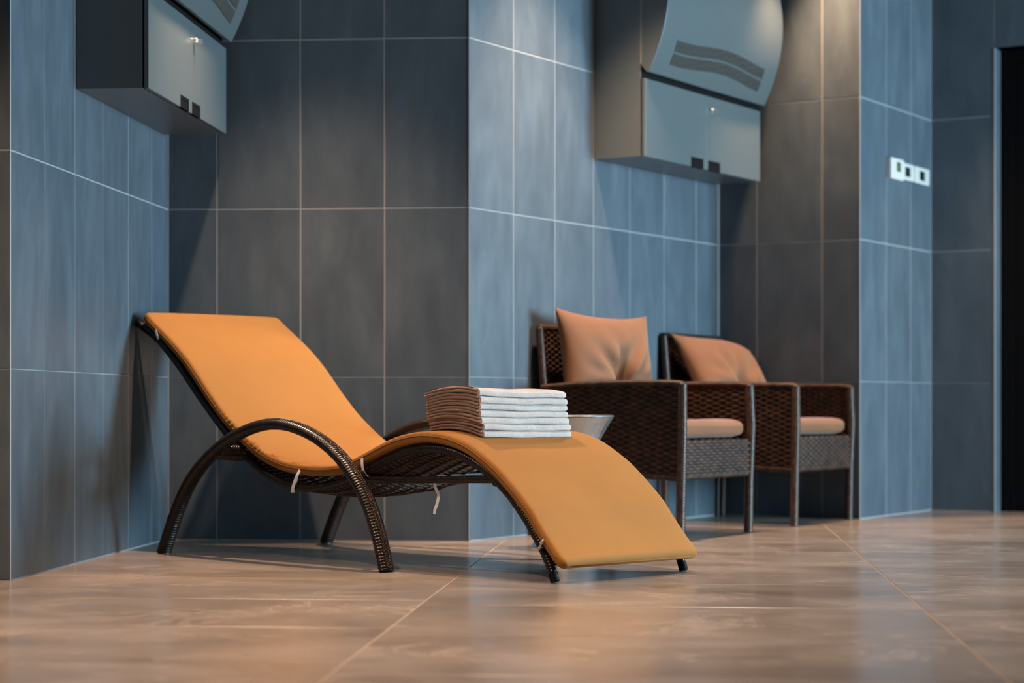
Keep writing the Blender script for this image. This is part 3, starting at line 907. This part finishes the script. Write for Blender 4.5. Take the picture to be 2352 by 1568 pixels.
CW, CD = 0.575, 0.586
chair_parts = {}
def make_chair():
    c = empty('wicker_armchair', (0, 0, 0))
    hx = CW/2
    # local: x right (as seen from behind the chair towards... along the wall), y back (to wall), z up; origin front centre
    for s in (-1, 1):
        # front post and leg in one, rear leg
        MB().tube([(s*hx, 0.0, 0.0), (s*hx, -0.004, 0.23), (s*hx*1.012, -0.010, 0.40), (s*hx*0.985, -0.006, 0.560)], 0.0175, seg=12, pitch=0.0095, amp=0.10).build('front_leg', M_CHAIRL, c, smooth=True)
        MB().tube([(s*hx*0.96, CD, 0.0), (s*hx*0.97, CD-0.004, 0.26)], 0.0150, seg=12, pitch=0.0095, amp=0.10).build('rear_leg', M_CHAIRL, c, smooth=True)
        # side panel, its lower edge arching a little
        sp = MB()
        x = s*hx
        woven_panel(sp, (x, 0.012, 0.222), (x, CD-0.03, 0.252), (x*0.985, CD-0.03, 0.553), (x*0.985, 0.006, 0.561))
        sp.build('side_panel', M_CHAIRW, c)
        MB().tube(spline([(x*0.985, -0.014, 0.553), (x*0.985, 0.02, 0.561), (x*0.985, 0.20, 0.563), (x*0.985, 0.40, 0.559), (x*0.985, CD-0.012, 0.548)], 8), 0.0120, 0.0170, side=(1, 0, 0), seg=12, pitch=0.010, amp=0.10).build('arm_rail', M_CHAIRW, c, smooth=True)
        MB().tube([(x, 0.004, 0.222), (x, CD-0.02, 0.252)], 0.012, side=(1, 0, 0), seg=10, pitch=0.010, amp=0.12).build('lower_rail', M_CHAIRW, c, smooth=True)
        # back post, leaning to the wall
        MB().tube([(s*(hx-0.010), CD-0.030, 0.25), (s*(hx-0.014), CD-0.012, 0.56), (s*(hx-0.022), CD+0.010, 0.772)], 0.0150, seg=12, pitch=0.0095, amp=0.12).build('back_post', M_CHAIRL, c, smooth=True)
    ap = MB(); woven_panel(ap, (-hx+0.012, -0.002, 0.228), (hx-0.012, -0.002, 0.228), (hx-0.012, -0.002, 0.356), (-hx+0.012, -0.002, 0.356)); ap.build('front_apron', M_CHAIRW, c)
    MB().tube([(-hx+0.01, 0, 0.226), (hx-0.01, 0, 0.226)], 0.0115, side=(0, 1, 0), seg=10, pitch=0.010, amp=0.12).build('apron_rail', M_CHAIRW, c, smooth=True)
    bk = MB(); woven_panel(bk, (-hx+0.022, CD-0.030, 0.255), (hx-0.022, CD-0.030, 0.255), (hx-0.030, CD+0.008, 0.765), (-hx+0.030, CD+0.008, 0.765)); bk.build('back_panel', M_CHAIRW, c)
    MB().tube([(-hx+0.020, CD+0.010, 0.770), (hx-0.020, CD+0.010, 0.770)], 0.0150, side=(0, 1, 0), seg=10, pitch=0.010, amp=0.12).build('top_rail', M_CHAIRW, c, smooth=True)
    dk = MB(); woven_panel(dk, (-hx+0.012, 0.010, 0.348), (hx-0.012, 0.010, 0.348), (hx-0.012, CD-0.045, 0.348), (-hx+0.012, CD-0.045, 0.348), ps=0.03, pr=0.014); dk.build('seat_deck', M_CHAIRW, c)
    return c
def dup(root):
    r = root.copy(); COL.objects.link(r)
    for ch in list(root.children):
        q = ch.copy(); COL.objects.link(q); q.parent = r
    return r

def slab_cushion(mb, w, d, h, n=22, seed=0):
    """soft box: superellipsoid"""
    g = np.random.default_rng(seed); a, b, c = w/2, d/2, h/2
    def sp(v, e): return np.sign(v)*np.abs(v)**e
    th = np.linspace(-np.pi, np.pi, 72, endpoint=False); ph = np.linspace(-np.pi/2, np.pi/2, 29)
    P = np.zeros((len(ph), len(th), 3))
    for i, p_ in enumerate(ph):
        cp, sp_ = math.cos(p_), math.sin(p_)
        rx = abs(cp)**0.16
        P[i, :, 0] = a*rx*sp(np.cos(th), 0.13); P[i, :, 1] = b*rx*sp(np.sin(th), 0.13); P[i, :, 2] = c*np.sign(sp_)*abs(sp_)**0.65
    P[..., 2] += c+0.003*np.sin(P[..., 0]*21+seed)*np.sin(P[..., 1]*17+1)+0.0015*np.sin(P[..., 0]*60)
    return mb.grid(P, close_v=True)

def pillow(mb, w, h, t, dent=(0.05, -0.35), seed=0, slump=0.0):
    n = 46
    S = np.linspace(-1, 1, n+1)
    # cluster to the edge
    S = np.sign(S)*(1-(1-np.abs(S))**1.4)
    x, y = np.meshgrid(S, S, indexing='ij')
    pin = 0.115
    X = x*w/2*(1-pin*(1-np.abs(y)**2.2)*np.abs(x)**3); Y = y*h/2*(1-pin*(1-np.abs(x)**2.2)*np.abs(y)**3)
    th = np.clip((1-np.abs(x)**2.4)*(1-np.abs(y)**2.4), 0, 1)**0.55*t/2
    dx, dy = x-dent[0], y-dent[1]
    r = np.sqrt(dx*dx+(dy*0.8)**2); an = np.arctan2(dy, dx)
    env = np.clip((1-np.abs(x)**4)*(1-np.abs(y)**4), 0, 1)
    crease = -0.050*np.exp(-(dx/0.10)**2)*np.exp(-((dy-0.15)/0.50)**2) - 0.030*np.exp(-(r/0.24)**2)
    wr = 0.0100*np.sin(an*7+seed+2*r)*np.exp(-((r-0.42)/0.26)**2) + 0.0065*np.sin(an*13+seed*2)*np.exp(-((r-0.6)/0.25)**2)
    edge = 0.0040*np.sin(14*(x+y*0.7)+seed)*np.clip(np.abs(x)**6+np.abs(y)**6, 0, 1)
    F = th+(crease*(t/0.13)+wr+edge*0.6)*env
    A = np.stack([X, -F, Y], -1); B = np.stack([X, th*0.9, Y], -1)
    if slump:
        for Q in (A, B):
            Q[..., 2] -= slump*np.clip(x, 0, 1)**2*(0.5+0.5*y)
    mb.grid(A); mb.grid(B, flip=True)
    return mb
def weld(o):
    import bmesh
    bm = bmesh.new(); bm.from_mesh(o.data); bmesh.ops.remove_doubles(bm, verts=bm.verts, dist=0.0008); bmesh.ops.recalc_face_normals(bm, faces=bm.faces); bm.to_mesh(o.data); bm.free()

proto = make_chair()
n2 = np.array([math.cos(T2), -math.sin(T2)])     # from the wall into the room
FL1 = np.array([0.601, 7.358]); FR1 = np.array([0.8975, 7.846])
FL2 = np.array([1.125, 8.240]); FR2 = np.array([1.428, 8.741])
RZC = math.atan2(d2[1], d2[0])   # local x = along the wall; local y = to the wall
spots = [((FL1+FR1)/2, 'dark brown wicker armchair standing behind the steel side table', RZC),
         ((FL2+FR2)/2, 'dark brown wicker armchair in the tiled corner, farther of the two', RZC)]
for i, (p, lab, rz) in enumerate(spots):
    c = proto if i == 0 else dup(proto)
    c.location = (p[0], p[1], 0); c.rotation_euler = (0, 0, rz)
    tag(c, lab, 'armchair', 'wicker armchairs along the wall')
def chair_pt(i, x, y):
    p, _, rz = spots[i]
    return p + np.array([math.cos(rz), math.sin(rz)])*x + np.array([-math.sin(rz), math.cos(rz)])*y
for i in range(2):
    q = chair_pt(i, 0, 0.266)
    s_ = slab_cushion(MB(), 0.552, 0.530, 0.068, seed=i).build('seat_cushion', M_BROWNC, smooth=True, loc=(q[0], q[1], 0.3615), rot=(0, 0, RZC))
    tag(s_, ['brown fabric seat cushion on the nearer wicker armchair', 'brown fabric seat cushion on the farther wicker armchair'][i], 'cushion', 'brown seat cushions')
# back pillows
for i, (x, y, z, tilt, roll, yaw, w, h, t, dent, sl, lab) in enumerate((
        (-0.01, 0.448, 0.625, -0.15, 0.03, -0.19, 0.545, 0.43, 0.15, (0.10, -0.40), 0.0, 'upright brown pillow with pointed corners on the nearer wicker armchair'),
        (-0.01, 0.420, 0.590, -0.52, 0.02, -0.15, 0.545, 0.43, 0.15, (0.05, -0.42), 0.06, 'slumped brown pillow on the farther wicker armchair'))):
    q = chair_pt(i, x, y)
    o = pillow(MB(), w, h, t, dent, seed=i*1.7+0.6, slump=sl).build('back_pillow', M_BROWNC, smooth=True, loc=(q[0], q[1], z))
    weld(o)
    o.data.polygons.foreach_set('use_smooth', [True]*len(o.data.polygons))
    o.rotation_euler = (Matrix.Rotation(RZC+yaw, 4, 'Z') @ Matrix.Rotation(tilt, 4, 'X') @ Matrix.Rotation(roll, 4, 'Y')).to_euler()
    tag(o, lab, 'pillow', 'brown back pillows')
